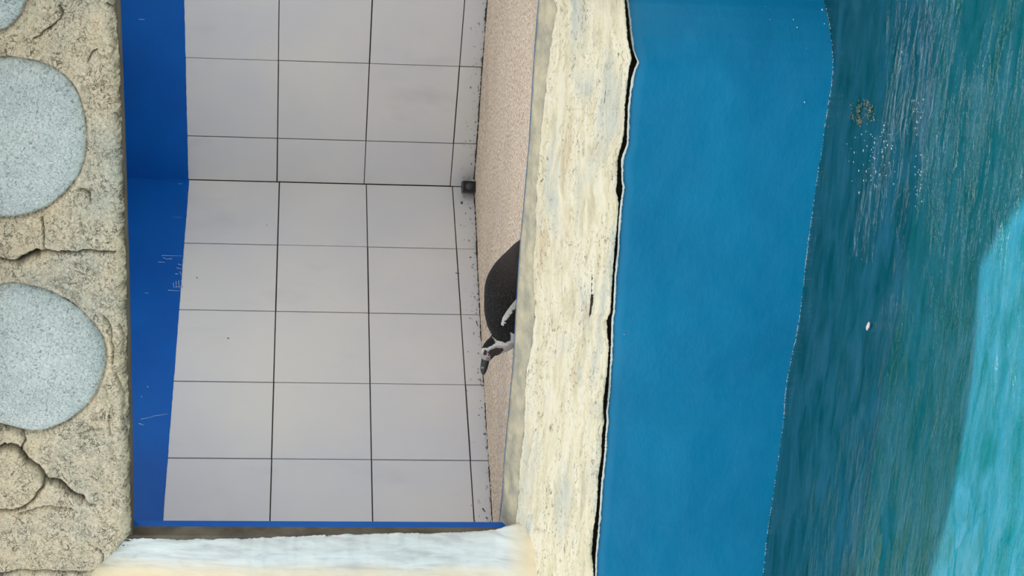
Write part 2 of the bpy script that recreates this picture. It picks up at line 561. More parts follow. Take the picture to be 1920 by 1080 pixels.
# floor of the house
nu, nv = 60, 40
v, uvs = [], []
A = C + DL * 2.8
B = C + DR * 2.95
for i in range(nu):
    a = i / (nu - 1)
    fu = -1.62 + 3.35 * a
    fr = from_uwz(fu, lip_w(fu) - 0.005, ZF)
    # back edge follows the two walls
    if a < 0.62:
        bk = A + (C - A) * (a / 0.62)
    else:
        bk = C + (B - C) * ((a - 0.62) / 0.38)
    for j in range(nv):
        b = j / (nv - 1)
        p = fr * (1 - b) + bk * b
        cr = math.exp(-((p[0] - C[0]) ** 2 + (p[1] - C[1]) ** 2) / 0.35)
        z = ZF - 0.012 * cr + 0.016 * b * max(0, min(1, (0.3 - p[0]) / 1.2)) + 0.0015 * nz(p[0] * 6, p[1] * 6)
        v.append((p[0], p[1], z))
struct(link('floor', v, grid_faces(nu, nv, True), FLOOR), 'speckled beige floor of the penguin house')

# ceiling and roof: its front edge throws the shadow that ends on the water
shadow_px = [(2000, 250), (1920, 370), (1880, 430), (1838, 500), (1830, 600), (1822, 700), (1812, 790), (1785, 940), (1747, 1080), (1650, 1500)]
hgt = (EYE + 1.15) - ZW
edge = []
for (x, y) in shadow_px:
    p = on_z(x, y, ZW)
    q = p + SUNV * ((EYE + 1.24 - ZW) / SUNV[2])
    edge.append((q[0], q[1]))
far_r, far_l = edge[0], edge[-1]
poly = [(far_r[0] + 3.0, far_r[1] - 1.6)] + edge + [(far_l[0] - 2.5, far_l[1] + 0.9), (-5.0, 10.5), (5.5, 10.5)]
struct(slab('ceiling', poly[::-1], EYE + 1.12, EYE + 1.24, GREYCON), 'roof slab over the penguin house')

FILL_CASE = plain('fill_lamp_housing', srgb(225, 225, 222), 0.4, 0.3, None, 10, 0)  # unseen lamps added as fill light, the house is too dark without them
FILL_GLOW = Mat('fill_lamp_glow', 0.5)
FILL_GLOW.color(srgb(245, 245, 240))
FILL_GLOW.b.inputs['Emission Color'].default_value = (1, 0.97, 0.93, 1)
FILL_GLOW.b.inputs['Emission Strength'].default_value = 3.0
for k, (lx, ly, lab) in enumerate(((0.35, 7.25, 'added long white fill lamp under the roof slab, nearer the tiled corner'), (0.95, 6.75, 'added long white fill lamp under the roof slab, nearer the opening'))):
    e = bpy.data.objects.new('fill_lamp', None)
    COL.objects.link(e)
    e.location = (lx, ly, EYE + 1.12)
    tag(e, lab, 'lamp', 'added fill lamps under the roof slab')
    hb = slab('housing', [(-0.5, -0.11), (0.5, -0.11), (0.5, 0.11), (-0.5, 0.11)], -0.05, 0.0, FILL_CASE, e)  # housing of the added fill lamp
    slab('fill_panel', [(-0.47, -0.085), (0.47, -0.085), (0.47, 0.085), (-0.47, 0.085)], -0.058, -0.0505, FILL_GLOW.m, e)
    al = bpy.data.lights.new('fill_light', 'AREA')
    al.shape = 'RECTANGLE'
    al.size, al.size_y = 0.94, 0.17
    al.energy = 5.0
    al.color = (1, 0.97, 0.93)
    ao = bpy.data.objects.new('fill_light', al)
    COL.objects.link(ao)
    ao.parent = e
    ao.location = (0, 0, -0.065)

# ------------------------------------------------------------------ facade: rock-faced beam with set stones
S1 = [(0, 107), (60, 110), (110, 130), (145, 170), (160, 220), (164, 270), (155, 315), (130, 355), (90, 390), (50, 405), (0, 411), (-60, 395), (-115, 345), (-135, 260), (-115, 170), (-60, 118)]
S2 = [(0, 532), (50, 533), (100, 548), (150, 580), (185, 615), (200, 650), (198, 690), (182, 740), (150, 775), (110, 800), (70, 812), (30, 805), (0, 797), (-50, 775), (-95, 720), (-100, 640), (-60, 565)]
S0 = [(0, 61), (25, 46), (44, 20), (53, -8), (52, -50), (35, -95), (-5, -125), (-60, -128), (-105, -95), (-125, -30), (-105, 25), (-60, 58)]
S3 = [(0, 842), (20, 838), (38, 841), (49, 862), (72, 880), (84, 900), (78, 920), (65, 938), (45, 954), (0, 956), (-50, 945), (-80, 900), (-60, 855)]
CRACKS = [([(-20, 489), (0, 487), (20, 489), (34, 491), (50, 482), (66, 474), (85, 470), (120, 473), (160, 472), (200, 474), (216, 474)], 2.2, 1.0),
          ([(38, 488), (55, 480), (70, 474)], 6.0, 1.2),
          ([(80, 405), (81, 430), (82, 445), (84, 465)], 1.4, 0.6),
          ([(-10, 840), (20, 834), (30, 836), (42, 846), (50, 862), (70, 874), (80, 886), (88, 898), (110, 905), (125, 918), (140, 928), (156, 934)], 4.0, 1.2),
          ([(156, 934), (168, 944), (180, 946)], 1.4, 0.5),
          ([(84, 898), (80, 914), (66, 935), (45, 954), (20, 958), (-10, 959)], 2.6, 0.9),
          ([(38, 965), (60, 958), (88, 951), (110, 952), (135, 956)], 1.6, 0.6),
          ([(-10, 797), (10, 800), (30, 805), (46, 811), (46, 825), (42, 840)], 1.8, 0.8),
          ([(150, 812), (170, 806), (192, 806)], 1.3, 0.4),
          ([(168, 1022), (186, 1030), (193, 1040), (192, 1056)], 1.2, 0.5),
          ([(-10, 1080), (25, 1072), (70, 1071), (120, 1073), (160, 1076)], 2.2, 0.7),
          ([(112, 10), (117, 22), (112, 36), (95, 52), (80, 62), (65, 72)], 1.8, 0.7),
          ([(180, 92), (172, 100), (163, 116)], 1.8, 0.6),
          ([(200, 8), (212, 20), (216, 40)], 2.2, 0.7),
          ([(215, 215), (222, 235), (228, 246)], 1.8, 0.6),
          ([(148, 355), (160, 358), (168, 366), (170, 378)], 1.8, 0.6),
          ([(150, 410), (152, 425), (158, 440)], 1.2, 0.4),
          ([(195, 592), (208, 612), (212, 650), (211, 680)], 1.4, 0.5),
          ([(206, 780), (204, 800), (206, 818)], 1.4, 0.4),
          ([(224, 610), (231, 640), (228, 665)], 2.0, 0.5),
          ([(10, 92), (12, 104), (20, 107)], 1.3, 0.5),
          ([(216, 700), (231, 745), (230, 790), (238, 830)], 2.2, 0.5)]


def seg_dist(X, Y, pts):
    d = np.full(X.shape, 1e9)
    for (a, b) in zip(pts[:-1], pts[1:]):
        ax, ay = a
        bx, by = b
        L = (bx - ax) ** 2 + (by - ay) ** 2 + 1e-9
        t = np.clip(((X - ax) * (bx - ax) + (Y - ay) * (by - ay)) / L, 0, 1)
        d = np.minimum(d, np.hypot(X - ax - t * (bx - ax), Y - ay - t * (by - ay)))
    return d


def inside(X, Y, poly):
    r = np.zeros(X.shape, bool)
    n = len(poly)
    for i in range(n):
        x0, y0 = poly[i]
        x1, y1 = poly[(i + 1) % n]
        c = (y0 > Y) != (y1 > Y)
        xi = (x1 - x0) * (Y - y0) / ((y1 - y0) if y1 != y0 else 1e-9) + x0
        r ^= c & (X < xi)
    return r


def smooth_poly(poly, k=3):
    p = np.array(poly, float)
    for _ in range(k):
        a = 0.75 * p + 0.25 * np.roll(p, -1, 0)
        b = 0.25 * p + 0.75 * np.roll(p, -1, 0)
        p = np.stack([a, b], 1).reshape(-1, 2)
    return [tuple(q) for q in p]


W_ROCK = 0.085
ys = np.arange(-300, 1300, 2.1)
nc = 180
X = np.zeros((len(ys), nc))
Y = np.zeros((len(ys), nc))
for i, y in enumerate(ys):
    xe = lintel_x(y) + 2.6 * nz(y * 0.03, 1.7) + 1.6 * nz(y * 0.13, 5.1)
    X[i] = xe - (xe + 138) * (np.linspace(0, 1, nc) ** 1.0)
    Y[i] = y
disp = np.zeros_like(X)
wob = np.zeros_like(X)
for i in range(X.shape[0]):
    for j in range(nc):
        a, b = X[i, j] * 0.01, Y[i, j] * 0.01
        disp[i, j] = 0.012 * nz(a * 0.9, b * 0.9, 0, 3) + 0.0055 * nz(a * 5, b * 5, 2, 4) + 0.0022 * nz(a * 19, b * 19, 4, 2)
        wob[i, j] = 2.6 * nz(a * 6, b * 6, 9, 2)
soil = np.zeros_like(X)
for pts, wd, dep in CRACKS:
    d = seg_dist(X + wob, Y + wob * 0.7, pts)
    disp -= 0.030 * dep * np.exp(-(d / (wd * 0.95)) ** 2)
    soil = np.maximum(soil, np.clip(0.85 * dep, 0, 0.92) * np.exp(-(d / (wd * 0.85)) ** 2))
    disp += 0.004 * dep * np.exp(-((d - wd * 3.2) / (wd * 2)) ** 2)
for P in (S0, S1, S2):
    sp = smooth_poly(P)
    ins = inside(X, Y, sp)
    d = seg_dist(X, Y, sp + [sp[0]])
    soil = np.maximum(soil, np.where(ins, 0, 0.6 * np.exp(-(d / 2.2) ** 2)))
    disp = np.where(ins, np.minimum(disp, 0) - 0.03 * np.clip(d / 6, 0, 1) - 0.006, disp - 0.010 * np.exp(-(d / 3.0) ** 2) + 0.005 * np.exp(-((d - 9) / 7.0) ** 2))
sp3 = smooth_poly(S3)
in3 = inside(X, Y, sp3)
d3 = seg_dist(X, Y, sp3 + [sp3[0]])
disp += np.where(in3, 0.018 * (1 - np.exp(-d3 / 20)), 0)
# rounding near the lower rim
rim = np.array([[lintel_x(y)] * nc for y in ys]) - X
disp -= 0.05 * np.exp(-(rim / 7.0))
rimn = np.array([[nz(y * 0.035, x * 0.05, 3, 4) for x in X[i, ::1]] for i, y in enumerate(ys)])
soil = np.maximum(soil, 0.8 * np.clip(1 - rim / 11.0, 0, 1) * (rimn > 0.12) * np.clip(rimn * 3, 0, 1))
disp -= 0.012 * np.clip(1 - rim / 14.0, 0, 1) * (rimn > 0.12) * np.clip(rimn * 3, 0, 1)
v, uvs = [], []
for i in range(len(ys)):
    for j in range(nc):
        p = on_w(X[i, j], Y[i, j], W_ROCK) + N * disp[i, j]
        v.append(p)
        uvs.append((uw(p)[0], p[2] - EYE + 1))
base = len(v)
nr = len(ys)
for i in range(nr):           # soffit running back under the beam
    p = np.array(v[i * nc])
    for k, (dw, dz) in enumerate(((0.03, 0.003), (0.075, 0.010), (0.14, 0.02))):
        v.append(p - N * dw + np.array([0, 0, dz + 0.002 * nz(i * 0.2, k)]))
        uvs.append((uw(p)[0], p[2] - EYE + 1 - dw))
f = grid_faces(nr, nc)
for i in range(nr - 1):
    prev = (i * nc, (i + 1) * nc)
    for k in range(3):
        cur = (base + i * 3 + k, base + (i + 1) * 3 + k)
        f.append((prev[0], prev[1], cur[1], cur[0]))
        prev = cur
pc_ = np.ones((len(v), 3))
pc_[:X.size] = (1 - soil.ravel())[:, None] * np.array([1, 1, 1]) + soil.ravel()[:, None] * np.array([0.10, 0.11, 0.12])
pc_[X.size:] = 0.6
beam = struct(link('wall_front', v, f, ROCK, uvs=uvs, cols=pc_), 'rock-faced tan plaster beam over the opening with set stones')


def stone(poly, hgt_, mat, seed):
    sp = np.array(smooth_poly(poly, 3))
    c = sp.mean(0)
    n = len(sp)
    rings = 34
    v, uvs = [], []
    for r in range(rings + 1):
        rho = math.sin(r / rings * math.pi / 2)
        for k in range(n):
            q = c + (sp[k] - c) * rho * (1.0 - 0.006 * (r == rings))
            h = hgt_ * (max(0.0, 1 - rho ** 3.2)) ** 0.6
            nn = 0.0045 * nz(q[0] * 0.02, q[1] * 0.02, seed, 3) + 0.0016 * nz(q[0] * 0.12, q[1] * 0.12, seed, 3)
            pit = 0
            if seed == 2:
                dd = math.hypot((q[0] - 95) / 9, (q[1] - 727) / 8)
                pit = -0.012 * math.exp(-dd * dd)
            p = on_w(q[0], q[1], W_ROCK) + N * (h - 0.016 + nn + pit)
            v.append(p)
            uvs.append((uw(p)[0] + seed, p[2]))
    f = grid_faces(rings + 1, n, wrap=True, flip=True)
    # back cap
    b = len(v)
    for k in range(n):
        p = np.array(v[rings * n + k]) - N * 0.05
        v.append(p)
        uvs.append(uvs[rings * n + k])
    f += [(rings * n + k, rings * n + (k + 1) % n, b + (k + 1) % n, b + k)[::-1] for k in range(n)]
    f.append(tuple(range(b, b + n)))
    return link('stone', v, f, mat, beam, uvs=uvs)


for k, (P, hh) in enumerate(((S0, 0.05), (S1, 0.062), (S2, 0.062))):
    stone(P, hh, STONE, k)['label'] = ('pale grey stone at the top corner', 'round pale blue-grey stone, upper of the two large', 'round pale blue-grey stone with a small pit')[k]

# cement lintel core (its soffit shows as the dark strip)
v = []
yy = list(range(-330, 990, 30)) + [1003]
for y in yy:
    a = on_w(frame_x(y) - 3.5, y, 0.03)
    b = on_w(frame_x(y), y, -0.075)
    b[2] = min(a[2], b[2]) if False else a[2] + 0.004
    for p in (a + np.array([0, 0, 0.13]), a, b, b + np.array([0, 0, 0.5])):
        v.append(p)
core = struct(link('trim_1', v, grid_faces(len(yy), 4, True), BROWN, smooth=False), 'grey-brown cement edge under the beam')
# blue painted inner lining of the beam is behind it; wall above the opening inside
v = []
for y in yy:
    a = on_w(frame_x(y), y, -0.075)
    a[2] += 0.006
    for p in (a, a - N * 0.03, a - N * 0.03 + np.array([0, 0, 0.55]), a + np.array([0, 0, 0.55])):
        v.append(p)
struct(link('trim_2', v, grid_faces(len(yy), 4, True), BLUE_UP, smooth=False), 'blue painted inner face above the opening')

# ------------------------------------------------------------------ left jamb
jy = 1005.0
pj = on_w(600, jy, 0.02)
uj = uw(pj)[0]
zt, zb = EYE + 1.1, EYE - 0.80


def vbox(name, u0, u1, w0, w1, z0, z1, mat, parent=None):
    poly = [from_uwz(u0, w0, 0), from_uwz(u1, w0, 0), from_uwz(u1, w1, 0), from_uwz(u0, w1, 0)]
    return slab(name, poly, z0, z1, mat, parent)


struct(vbox('trim_3', uj - 0.55, uj, -0.047, 0.02, zb, zt, BROWN), 'grey-brown cement edge of the left jamb')
struct(vbox('trim_4', uj - 0.55, uj - 0.001, -0.092, -0.047, zb, zt, BLUE_UP), 'blue painted inner edge of the left jamb')
jrim = table([(100, 1012), (250, 1009), (300, 1008), (400, 1009.5), (440, 1006), (470, 1009), (520, 1006), (600, 1003.5), (650, 1002), (700, 1001), (745, 999), (800, 1000), (860, 998), (900, 996), (930, 992), (950, 986), (975, 982), (1100, 978)])
xs = np.arange(60, 1135, 4.0)
nj = 60
v, uvs = [], []
for i, x in enumerate(xs):
    y0 = jrim(x) + 1.5 * nz(x * 0.05, 2.2) + 1.0 * nz(x * 0.2, 7)
    flare = max(0.0, (x - 930) / 90.0)
    for j in range(nj):
        t = j / (nj - 1)
        y = y0 + (1420 - y0) * t ** 1.5
        d = y - y0
        wv = 0.018 + (0.012 + 0.035 * min(1, max(0, (x - 260) / 200))) * (1 - math.exp(-d / 22.0)) + 0.03 * min(1, max(0, (x - 260) / 200)) * (1 - math.exp(-d / 90.0)) + 0.03 * min(1, flare)
        a, b = x * 0.01, y * 0.01
        wv += 0.006 * nz(a * 1.1, b * 4.5, 3, 3) + 0.0022 * nz(a * 4, b * 18, 5, 3)
        p = on_w(x, y, wv if j else 0.010)
        v.append(p)
        uvs.append((uw(p)[0], p[2] - EYE + 2.0 - 0.0))
jamb = struct(link('wall_jamb', v, grid_faces(len(xs), nj), WHITE, uvs=uvs), 'brushed white plaster pier left of the opening')
jamb.name = 'trim_5'

# ------------------------------------------------------------------ curb between house and pool
ys = np.arange(-330, 1400, 3.2)
nc = 74
v, uvs = [], []
SPOTS = [(1112, 275, 9, 12), (1034, 801, 2.5, 7), (1004, 566, 5, 6), (1010, 990, 8, 6), (1095, 285, 2, 10), (1000, 1036, 4, 7)]
for i, y in enumerate(ys):
    y = float(y)
    x0 = seal_out(y) + 2.0 * nz(y * 0.05, 4.4) + 1.0 * nz(y * 0.22, 3)
    x1 = edge_x(y) + 1.4 * nz(y * 0.25, 8.2)
    us = uw(on_w((x0 + x1) / 2, y, 0.1))[0]
    wl_, wo_ = lip_w(us), pool_w(us) + 0.012
    xl = seal_in(y)
    for j in range(nc):
        t = j / (nc - 1)
        x = x0 + (x1 - x0) * t
        fr = (x - xl) / (x1 - xl)
        wv = wl_ + (wo_ - wl_) * (fr ** 0.85)
        a, b = x * 0.01, y * 0.01
        wv += 0.010 * nz(a * 2.2, b * 0.7, 1, 3) + 0.006 * nz(a * 8, b * 1.6, 3, 3) + 0.0025 * nz(a * 26, b * 7, 6, 3)
        for (sx, sy, rx, ry) in SPOTS:
            wv -= 0.02 * math.exp(-((x - sx) / rx) ** 2 - ((y - sy) / ry) ** 2)
        wv += 0.006 * math.exp(-t * 30) - 0.012 * math.exp(-(1 - t) * 40)
        p = on_w(x, y, wv)
        v.append(p)
        uvs.append((us, t * 0.32))
nr = len(ys)
f = grid_faces(nr, nc, True)
base = len(v)
for i in range(nr):
    p = np.array(v[i * nc + nc - 1])
    q = np.array(v[i * nc])
    for k, (pp, dw, dz) in enumerate(((p, -0.05, -0.003), (p, -0.10, -0.006), (q, -0.002, -0.02))):
        v.append(pp + N * dw + np.array([0, 0, dz]))
        uvs.append((i * 0.01, 0.4 + k * 0.05))
for i in range(nr - 1):
    a, b = i * nc + nc - 1, (i + 1) * nc + nc - 1
    c, d = base + i * 3, base + (i + 1) * 3
    f += [(a, c, d, b)[::-1], (c, c + 1, d + 1, d)[::-1], (i * nc, (i + 1) * nc, d + 2, c + 2)[::-1]]
curb = struct(link('trim_6', v, f, CREAM, uvs=uvs), 'streaky cream curb between the house floor and the pool')

# mortar seal between curb and floor
v, f = [], []
ns = 12
for i, y in enumerate(ys):
    y = float(y)
    xa, xb = seal_in(y), seal_out(y) + 4
    us = uw(on_w(xa, y, 0.0))[0]
    wl_, wo_ = lip_w(us), pool_w(us)
    x1 = edge_x(y)
    for j in range(ns):
        t = j / (ns - 1)
        x = xa + (xb - xa) * t
        fr = (x - xa) / (x1 - xa)
        wv = wl_ + (wo_ - wl_) * (fr ** 0.85)
        wv += 0.006 * math.sin(t * math.pi) + 0.004 * nz(x * 0.16, y * 0.012, 2, 3) - (0.014 if j == ns - 1 else 0)
        wv -= 0.008 * math.exp(-((t - 0.30 - 0.1 * nz(y * 0.01, 4)) / 0.06) ** 2)
        v.append(on_w(x, y, wv))
f = grid_faces(len(ys), ns, True)
base = len(v)
for i in range(len(ys)):
    v.append(np.array(v[i * ns]) - N * 0.004 + np.array([0, 0, -0.09]))
for i in range(len(ys) - 1):
    f.append((i * ns, (i + 1) * ns, base + i + 1, base + i)[::-1])
struct(link('seal', v, f, SEAL, curb), 'smooth grey-green mortar strip along the curb')
v = []
for i, y in enumerate(ys):
    y = float(y)
    xa = seal_in(y)
    us = uw(on_w(xa, y, 0.0))[0]
    p = on_w(xa + 1.2, y, lip_w(us) - 0.003)
    for (dw, dz) in ((0.004, -0.001), (0.0035, 0.0034), (-0.003, 0.0034), (-0.004, -0.07)):
        v.append(p + N * dw + np.array([0, 0, dz]))
struct(link('painted_rim', v, grid_faces(len(ys), 4, True), plain('faded_blue_paint', srgb(84, 132, 178), 0.6, 0.2, srgb(40, 92, 150), 14), curb), 'thin blue painted rim')

# ------------------------------------------------------------------ pool
v, uvs = [], []
nc = 50
WHITE_LIP = plain('pale_dried_paint_edge', srgb(205, 212, 208), 0.8, 0.1)
lipv = []
for i, y in enumerate(ys):
    y = float(y)
    xa = blue_x(y) + 1.0 * nz(y * 0.3, 6.1)
    top = on_curtain(xa, y, pool_w)
    u0, w0 = uw(top)
    crease = 0.010 * math.exp(-((y - 118) / 16.0) ** 2)
    for j in range(nc):
        t = j / (nc - 1)
        z = top[2] + (ZB - 0.03 - top[2]) * t
        dw = 0.004 * nz(u0 * 2.2, z * 2, 2, 3) + 0.0015 * nz(u0 * 9, z * 9, 5, 3) - (0.007 if j == 0 else 0) + crease * math.exp(-t * 9)
        p = from_uwz(u0, w0 + dw, z)
        v.append(p)
    lw = 0.0018 + 0.0022 * max(0, nz(y * 0.035, 9.0) + 0.25)
    for (dw, dz) in ((-0.010, 0.001), (0.0025, 0.001), (0.0045, -lw * 0.6), (0.002, -lw * 1.6)):
        lipv.append(from_uwz(u0, w0 + dw + crease, top[2] + dz))
pw = struct(link('wall_pool', v, grid_faces(len(ys), nc, True), BLUE_POOL), 'bright blue painted pool wall under the curb')
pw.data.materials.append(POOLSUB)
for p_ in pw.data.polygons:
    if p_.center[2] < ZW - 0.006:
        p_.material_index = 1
struct(link('paint_edge', lipv, grid_faces(len(ys), 4, True), WHITE_LIP, pw), 'pale flaking upper edge')
# dark void behind the gap under the curb
v = []
for y in range(-330, 1400, 20):
    top = on_curtain(blue_x(y), y, pool_w)
    u0, w0 = uw(top)
    for (dw, dz) in ((-0.02, -0.25), (-0.06, -0.2), (-0.09, 0.06)):
        v.append(from_uwz(u0, w0 + dw, top[2] + dz))
struct(link('backing', v, grid_faces(len(v) // 3, 3, True), GROUT, pw, smooth=False))

NEAR = 3.6
uL, uR = -2.2, 2.4
# pool bottom
poly = [from_uwz(uL, -0.3, 0), from_uwz(uR, -0.3, 0), from_uwz(uR, NEAR, 0), from_uwz(uL, NEAR, 0)]
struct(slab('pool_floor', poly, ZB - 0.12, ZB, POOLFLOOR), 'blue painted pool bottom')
for nm, (u0, u1, w0, w1) in {'wall_pool_near': (uL, uR, NEAR, NEAR + 0.2), 'wall_pool_left': (uL - 0.2, uL, -0.3, NEAR + 0.2), 'wall_pool_right': (uR, uR + 0.2, -0.3, NEAR + 0.2)}.items():
    struct(vbox(nm, u0, u1, w0, w1, ZB - 0.12, ZW + 0.12, BLUE_POOL))
struct(slab('ground', [(-14, -12), (14, -12), (14, 1.6), (-14, 1.6)], ZW - 0.35, ZW - 0.06, GREYCON), 'visitor path')

# water surface with real ripples
v, uvs = [], []
nu_, nv_ = 300, 300
for i in range(nu_):
    u = uL + 0.01 + (uR - uL - 0.02) * i / (nu_ - 1)
    wa = pool_w(u)
    for j in range(nv_):
        t = (j / (nv_ - 1)) ** 1.25
        wv = wa - 0.002 + (NEAR - wa + 0.0) * t
        amp = 0.35 + 0.65 * min(1, (wv - wa) / 0.5)
        z = ZW + amp * (0.0045 * nz(u * 2.6, wv * 8, 1, 3) + 0.0022 * nz(u * 7, wv * 26, 5, 2))
        v.append(from_uwz(u, wv, z))
        uvs.append((u, wv))
wat = tag(link('pool_water', v, grid_faces(nu_, nv_), WATER, uvs=uvs), 'rippled teal pool water, bright blue where the sun reaches it', 'water', kind='stuff')

# bubbles and beige bits along the waterline
FOAM = plain('white_foam', srgb(220, 230, 232), 0.4, 0.4, None, 20, 0)


def blobs(name, pts, mat, label, cat, kind='stuff'):
    v, f = [], []
    for (c, r, sx, sy) in pts:
        b = len(v)
        for a in range(5):
            th = a / 4 * math.pi
            for k in range(6):
                ph = k / 6 * 2 * math.pi
                v.append((c[0] + r * sx * math.sin(th) * math.cos(ph), c[1] + r * sy * math.sin(th) * math.sin(ph), c[2] + 0.6 * r * math.cos(th)))
        for a in range(4):
            for k in range(6):
                f.append((b + a * 6 + k, b + a * 6 + (k + 1) % 6, b + (a + 1) * 6 + (k + 1) % 6, b + (a + 1) * 6 + k)[::-1])
    o = link(name, v, f, mat)
    return tag(o, label, cat, kind=kind)


pts = []
for y in np.arange(-20, 1100, 1.6):
    dens = 0.5 + 0.5 * nz(y * 0.02, 3.3)
    if random.random() < max(0.12, dens):
        x = water_x(y) + random.uniform(-0.8, 0.9)
        pts.append((on_curtain(x, y, pool_w) * 1.0, random.uniform(0.0005, 0.0014), 2.6, 1.0))
pts = [(np.array([p[0][0], p[0][1], ZW + random.uniform(-0.001, 0.002)]) + N * 0.003, *p[1:]) for p in pts]
blobs('foam_line', pts, FOAM, 'thin broken white foam line where the water meets the blue wall', 'foam')

BEIGE = plain('beige_flecks', srgb(134, 134, 112), 0.6, 0.3, srgb(44, 84, 78), 50)
pts = []
for _ in range(420):
    a = random.uniform(0, 2 * math.pi)
    r = random.random() ** 0.6
    x, y = 1615 + 26 * r * math.cos(a), 212 + 26 * r * math.sin(a)
    if nz(x * 0.14, y * 0.05, 3, 3) > 0.02:
        pts.append((on_z(x, y, ZW + 0.002), random.uniform(0.0006, 0.0022), 1.6, random.uniform(1.5, 6)))
blobs('beige_patch', pts, BEIGE, 'small beige patch floating on the dark water near the top', 'flecks')  # flat beige blobs scattered on the water surface
pts = []
for _ in range(60):
    x, y = random.gauss(1640, 22), random.gauss(285, 32)
    pts.append((on_z(x, y, ZW + 0.0025), random.uniform(0.0005, 0.0014), random.uniform(1, 3.5), random.uniform(1, 3)))
for _ in range(36):
    x, y = random.gauss(1722, 5), random.uniform(180, 400)
    pts.append((on_z(x, y, ZW + 0.0025), random.uniform(0.0005, 0.0012), 2, 1.2))
blobs('bubbles', pts, FOAM, 'scattered white bubbles on the water below the beige patch', 'bubbles')
fc = on_z(1629, 612, ZW + 0.004)
v = []
for i in range(12):
    t_ = i / 11
    wd = 0.0035 * math.sin(math.pi * min(1, t_ * 0.9 + 0.08)) ** 0.7 * (1.0 if t_ < 0.7 else 0.5)
    for k in range(5):
        s_ = k / 4 * 2 - 1
        v.append(fc + T * (0.013 - 0.026 * t_) + N * (0.010 * s_ * wd / 0.0035 + 0.004 * math.sin(t_ * 5)) + np.array([0, 0, 0.0035 * (1 - s_ * s_) + 0.004 * math.sin(t_ * 3)]))
b = len(v)
v += [p - np.array([0, 0, 0.001]) for p in v[:b]]
ring = list(range(5)) + [i * 5 + 4 for i in range(1, 12)] + [55 + k for k in (3, 2, 1, 0)] + [i * 5 for i in range(10, 0, -1)]
f = grid_faces(12, 5) + [tuple(q + b for q in g_)[::-1] for g_ in grid_faces(12, 5)]
f += [(ring[i], ring[(i + 1) % len(ring)], ring[(i + 1) % len(ring)] + b, ring[i] + b) for i in range(len(ring))]
tag(link('feather', v, f, plain('white_feather', srgb(222, 214, 204), 0.7, 0.2, None, 20, 0)), 'tiny pale feather floating alone on the dark water', 'feather')

pts = []
for (x, y, r) in ((1487, 36, 0.0022), (1494, 51, 0.0026), (1508, 191, 0.003), (1541, 18, 0.004), (1545, 44, 0.0022), (1443, 36, 0.0014), (1435, 12, 0.001), (1170, 626, 0.002), (1511, 90, 0.001)):
    pts.append((on_curtain(x, y, pool_w) + N * 0.004, r, 1, 1))
blobs('droplets', pts, FOAM, 'small white droplets stuck on the blue pool wall', 'droplets')

# ------------------------------------------------------------------ corner drain box
pc = on_Y(878, 350.5, C[1] - 0.075)
t = bpy.data.objects.new('drain_box', None)
COL.objects.link(t)
t.location = (C[0], C[1] - 0.07, ZF)
tag(t, 'small black square plastic drain box in the floor corner of the tiled walls', 'drain box')
cx, cy = pc[0] - t.location[0], pc[1] - t.location[1]
hw = 0.026
zl = pc[2] - ZF
bx = [(-hw, -0.03, zl - 0.03), (hw, -0.03, zl - 0.03), (hw, -0.03, zl + 0.027), (-hw, -0.03, zl + 0.027)]
v = [(cx + a, cy + b, c) for a, b, c in bx] + [(cx + a * 0.86, cy + b, c if k < 2 else c - 0.004) for k, (a, b, c) in enumerate(bx)] + \
    [(cx + a * 0.86, cy + b + 0.012, c if k < 2 else c - 0.004) for k, (a, b, c) in enumerate(bx)] + [(cx + a, cy + b + 0.10, c) for a, b, c in bx]
f = []
for L, M2 in ((0, 4), (4, 8)):
    f += [(L + i, L + (i + 1) % 4, M2 + (i + 1) % 4, M2 + i) for i in range(4)]
f += [(8, 9, 10, 11)] + [(12 + i, 12 + (i + 1) % 4, (i + 1) % 4, i) for i in range(4)] + [(15, 14, 13, 12)]
link('housing', v, f, PLASTIC, t, smooth=False)
v = [(cx, cy - 0.030, zl - 0.002)]
for r, dy in ((0.017, -0.031), (0.019, -0.026), (0.019, -0.018)):
    v += [(cx + r * math.cos(a / 20 * 2 * math.pi), cy + dy, zl - 0.002 + r * math.sin(a / 20 * 2 * math.pi)) for a in range(20)]
f = [(0, 1 + k, 1 + (k + 1) % 20) for k in range(20)]
for L in (1, 21):
    f += [(L + k, L + 20 + k, L + 20 + (k + 1) % 20, L + (k + 1) % 20) for k in range(20)]
link('round_cap', v, f, PLASTIC2, t)['label'] = 'dark grey round cap'

# dirt heaped along the foot of the tiles
DIRT = plain('dark_dirt', srgb(74, 66, 54), 0.95, 0.05, srgb(46, 42, 36), 60)
pts = []
for D, L, inn in ((DL, 2.3, inL), (DR, 1.6, inR)):
    s = 0.05
    while s < L:
        k = max(0.1, 0.5 + nz(s * 5, D[0] * 3))
        p = C + D * s + inn * random.uniform(0.001, 0.008)
        zz = ZF + (0.016 * max(0, min(1, (0.3 - p[0]) / 1.2)) if D[0] < 0 else 0) - 0.010 * math.exp(-s * s / 0.35)
        pts.append((np.array([p[0], p[1], zz]), random.uniform(0.002, 0.0055) * (0.6 + k), 1.3, 1.3))
        s += random.uniform(0.004, 0.012)
blobs('dirt_line', pts, DIRT, 'line of dark dirt along the foot of the tiled walls', 'dirt')

# ------------------------------------------------------------------ penguin lying on its belly
YP = 6.42


def side(x, y, dy=0.0):
    """point of the animal's side view; dy = away from its middle plane"""
    return on_Y(x, y, YP) + np.array([0, dy, 0])


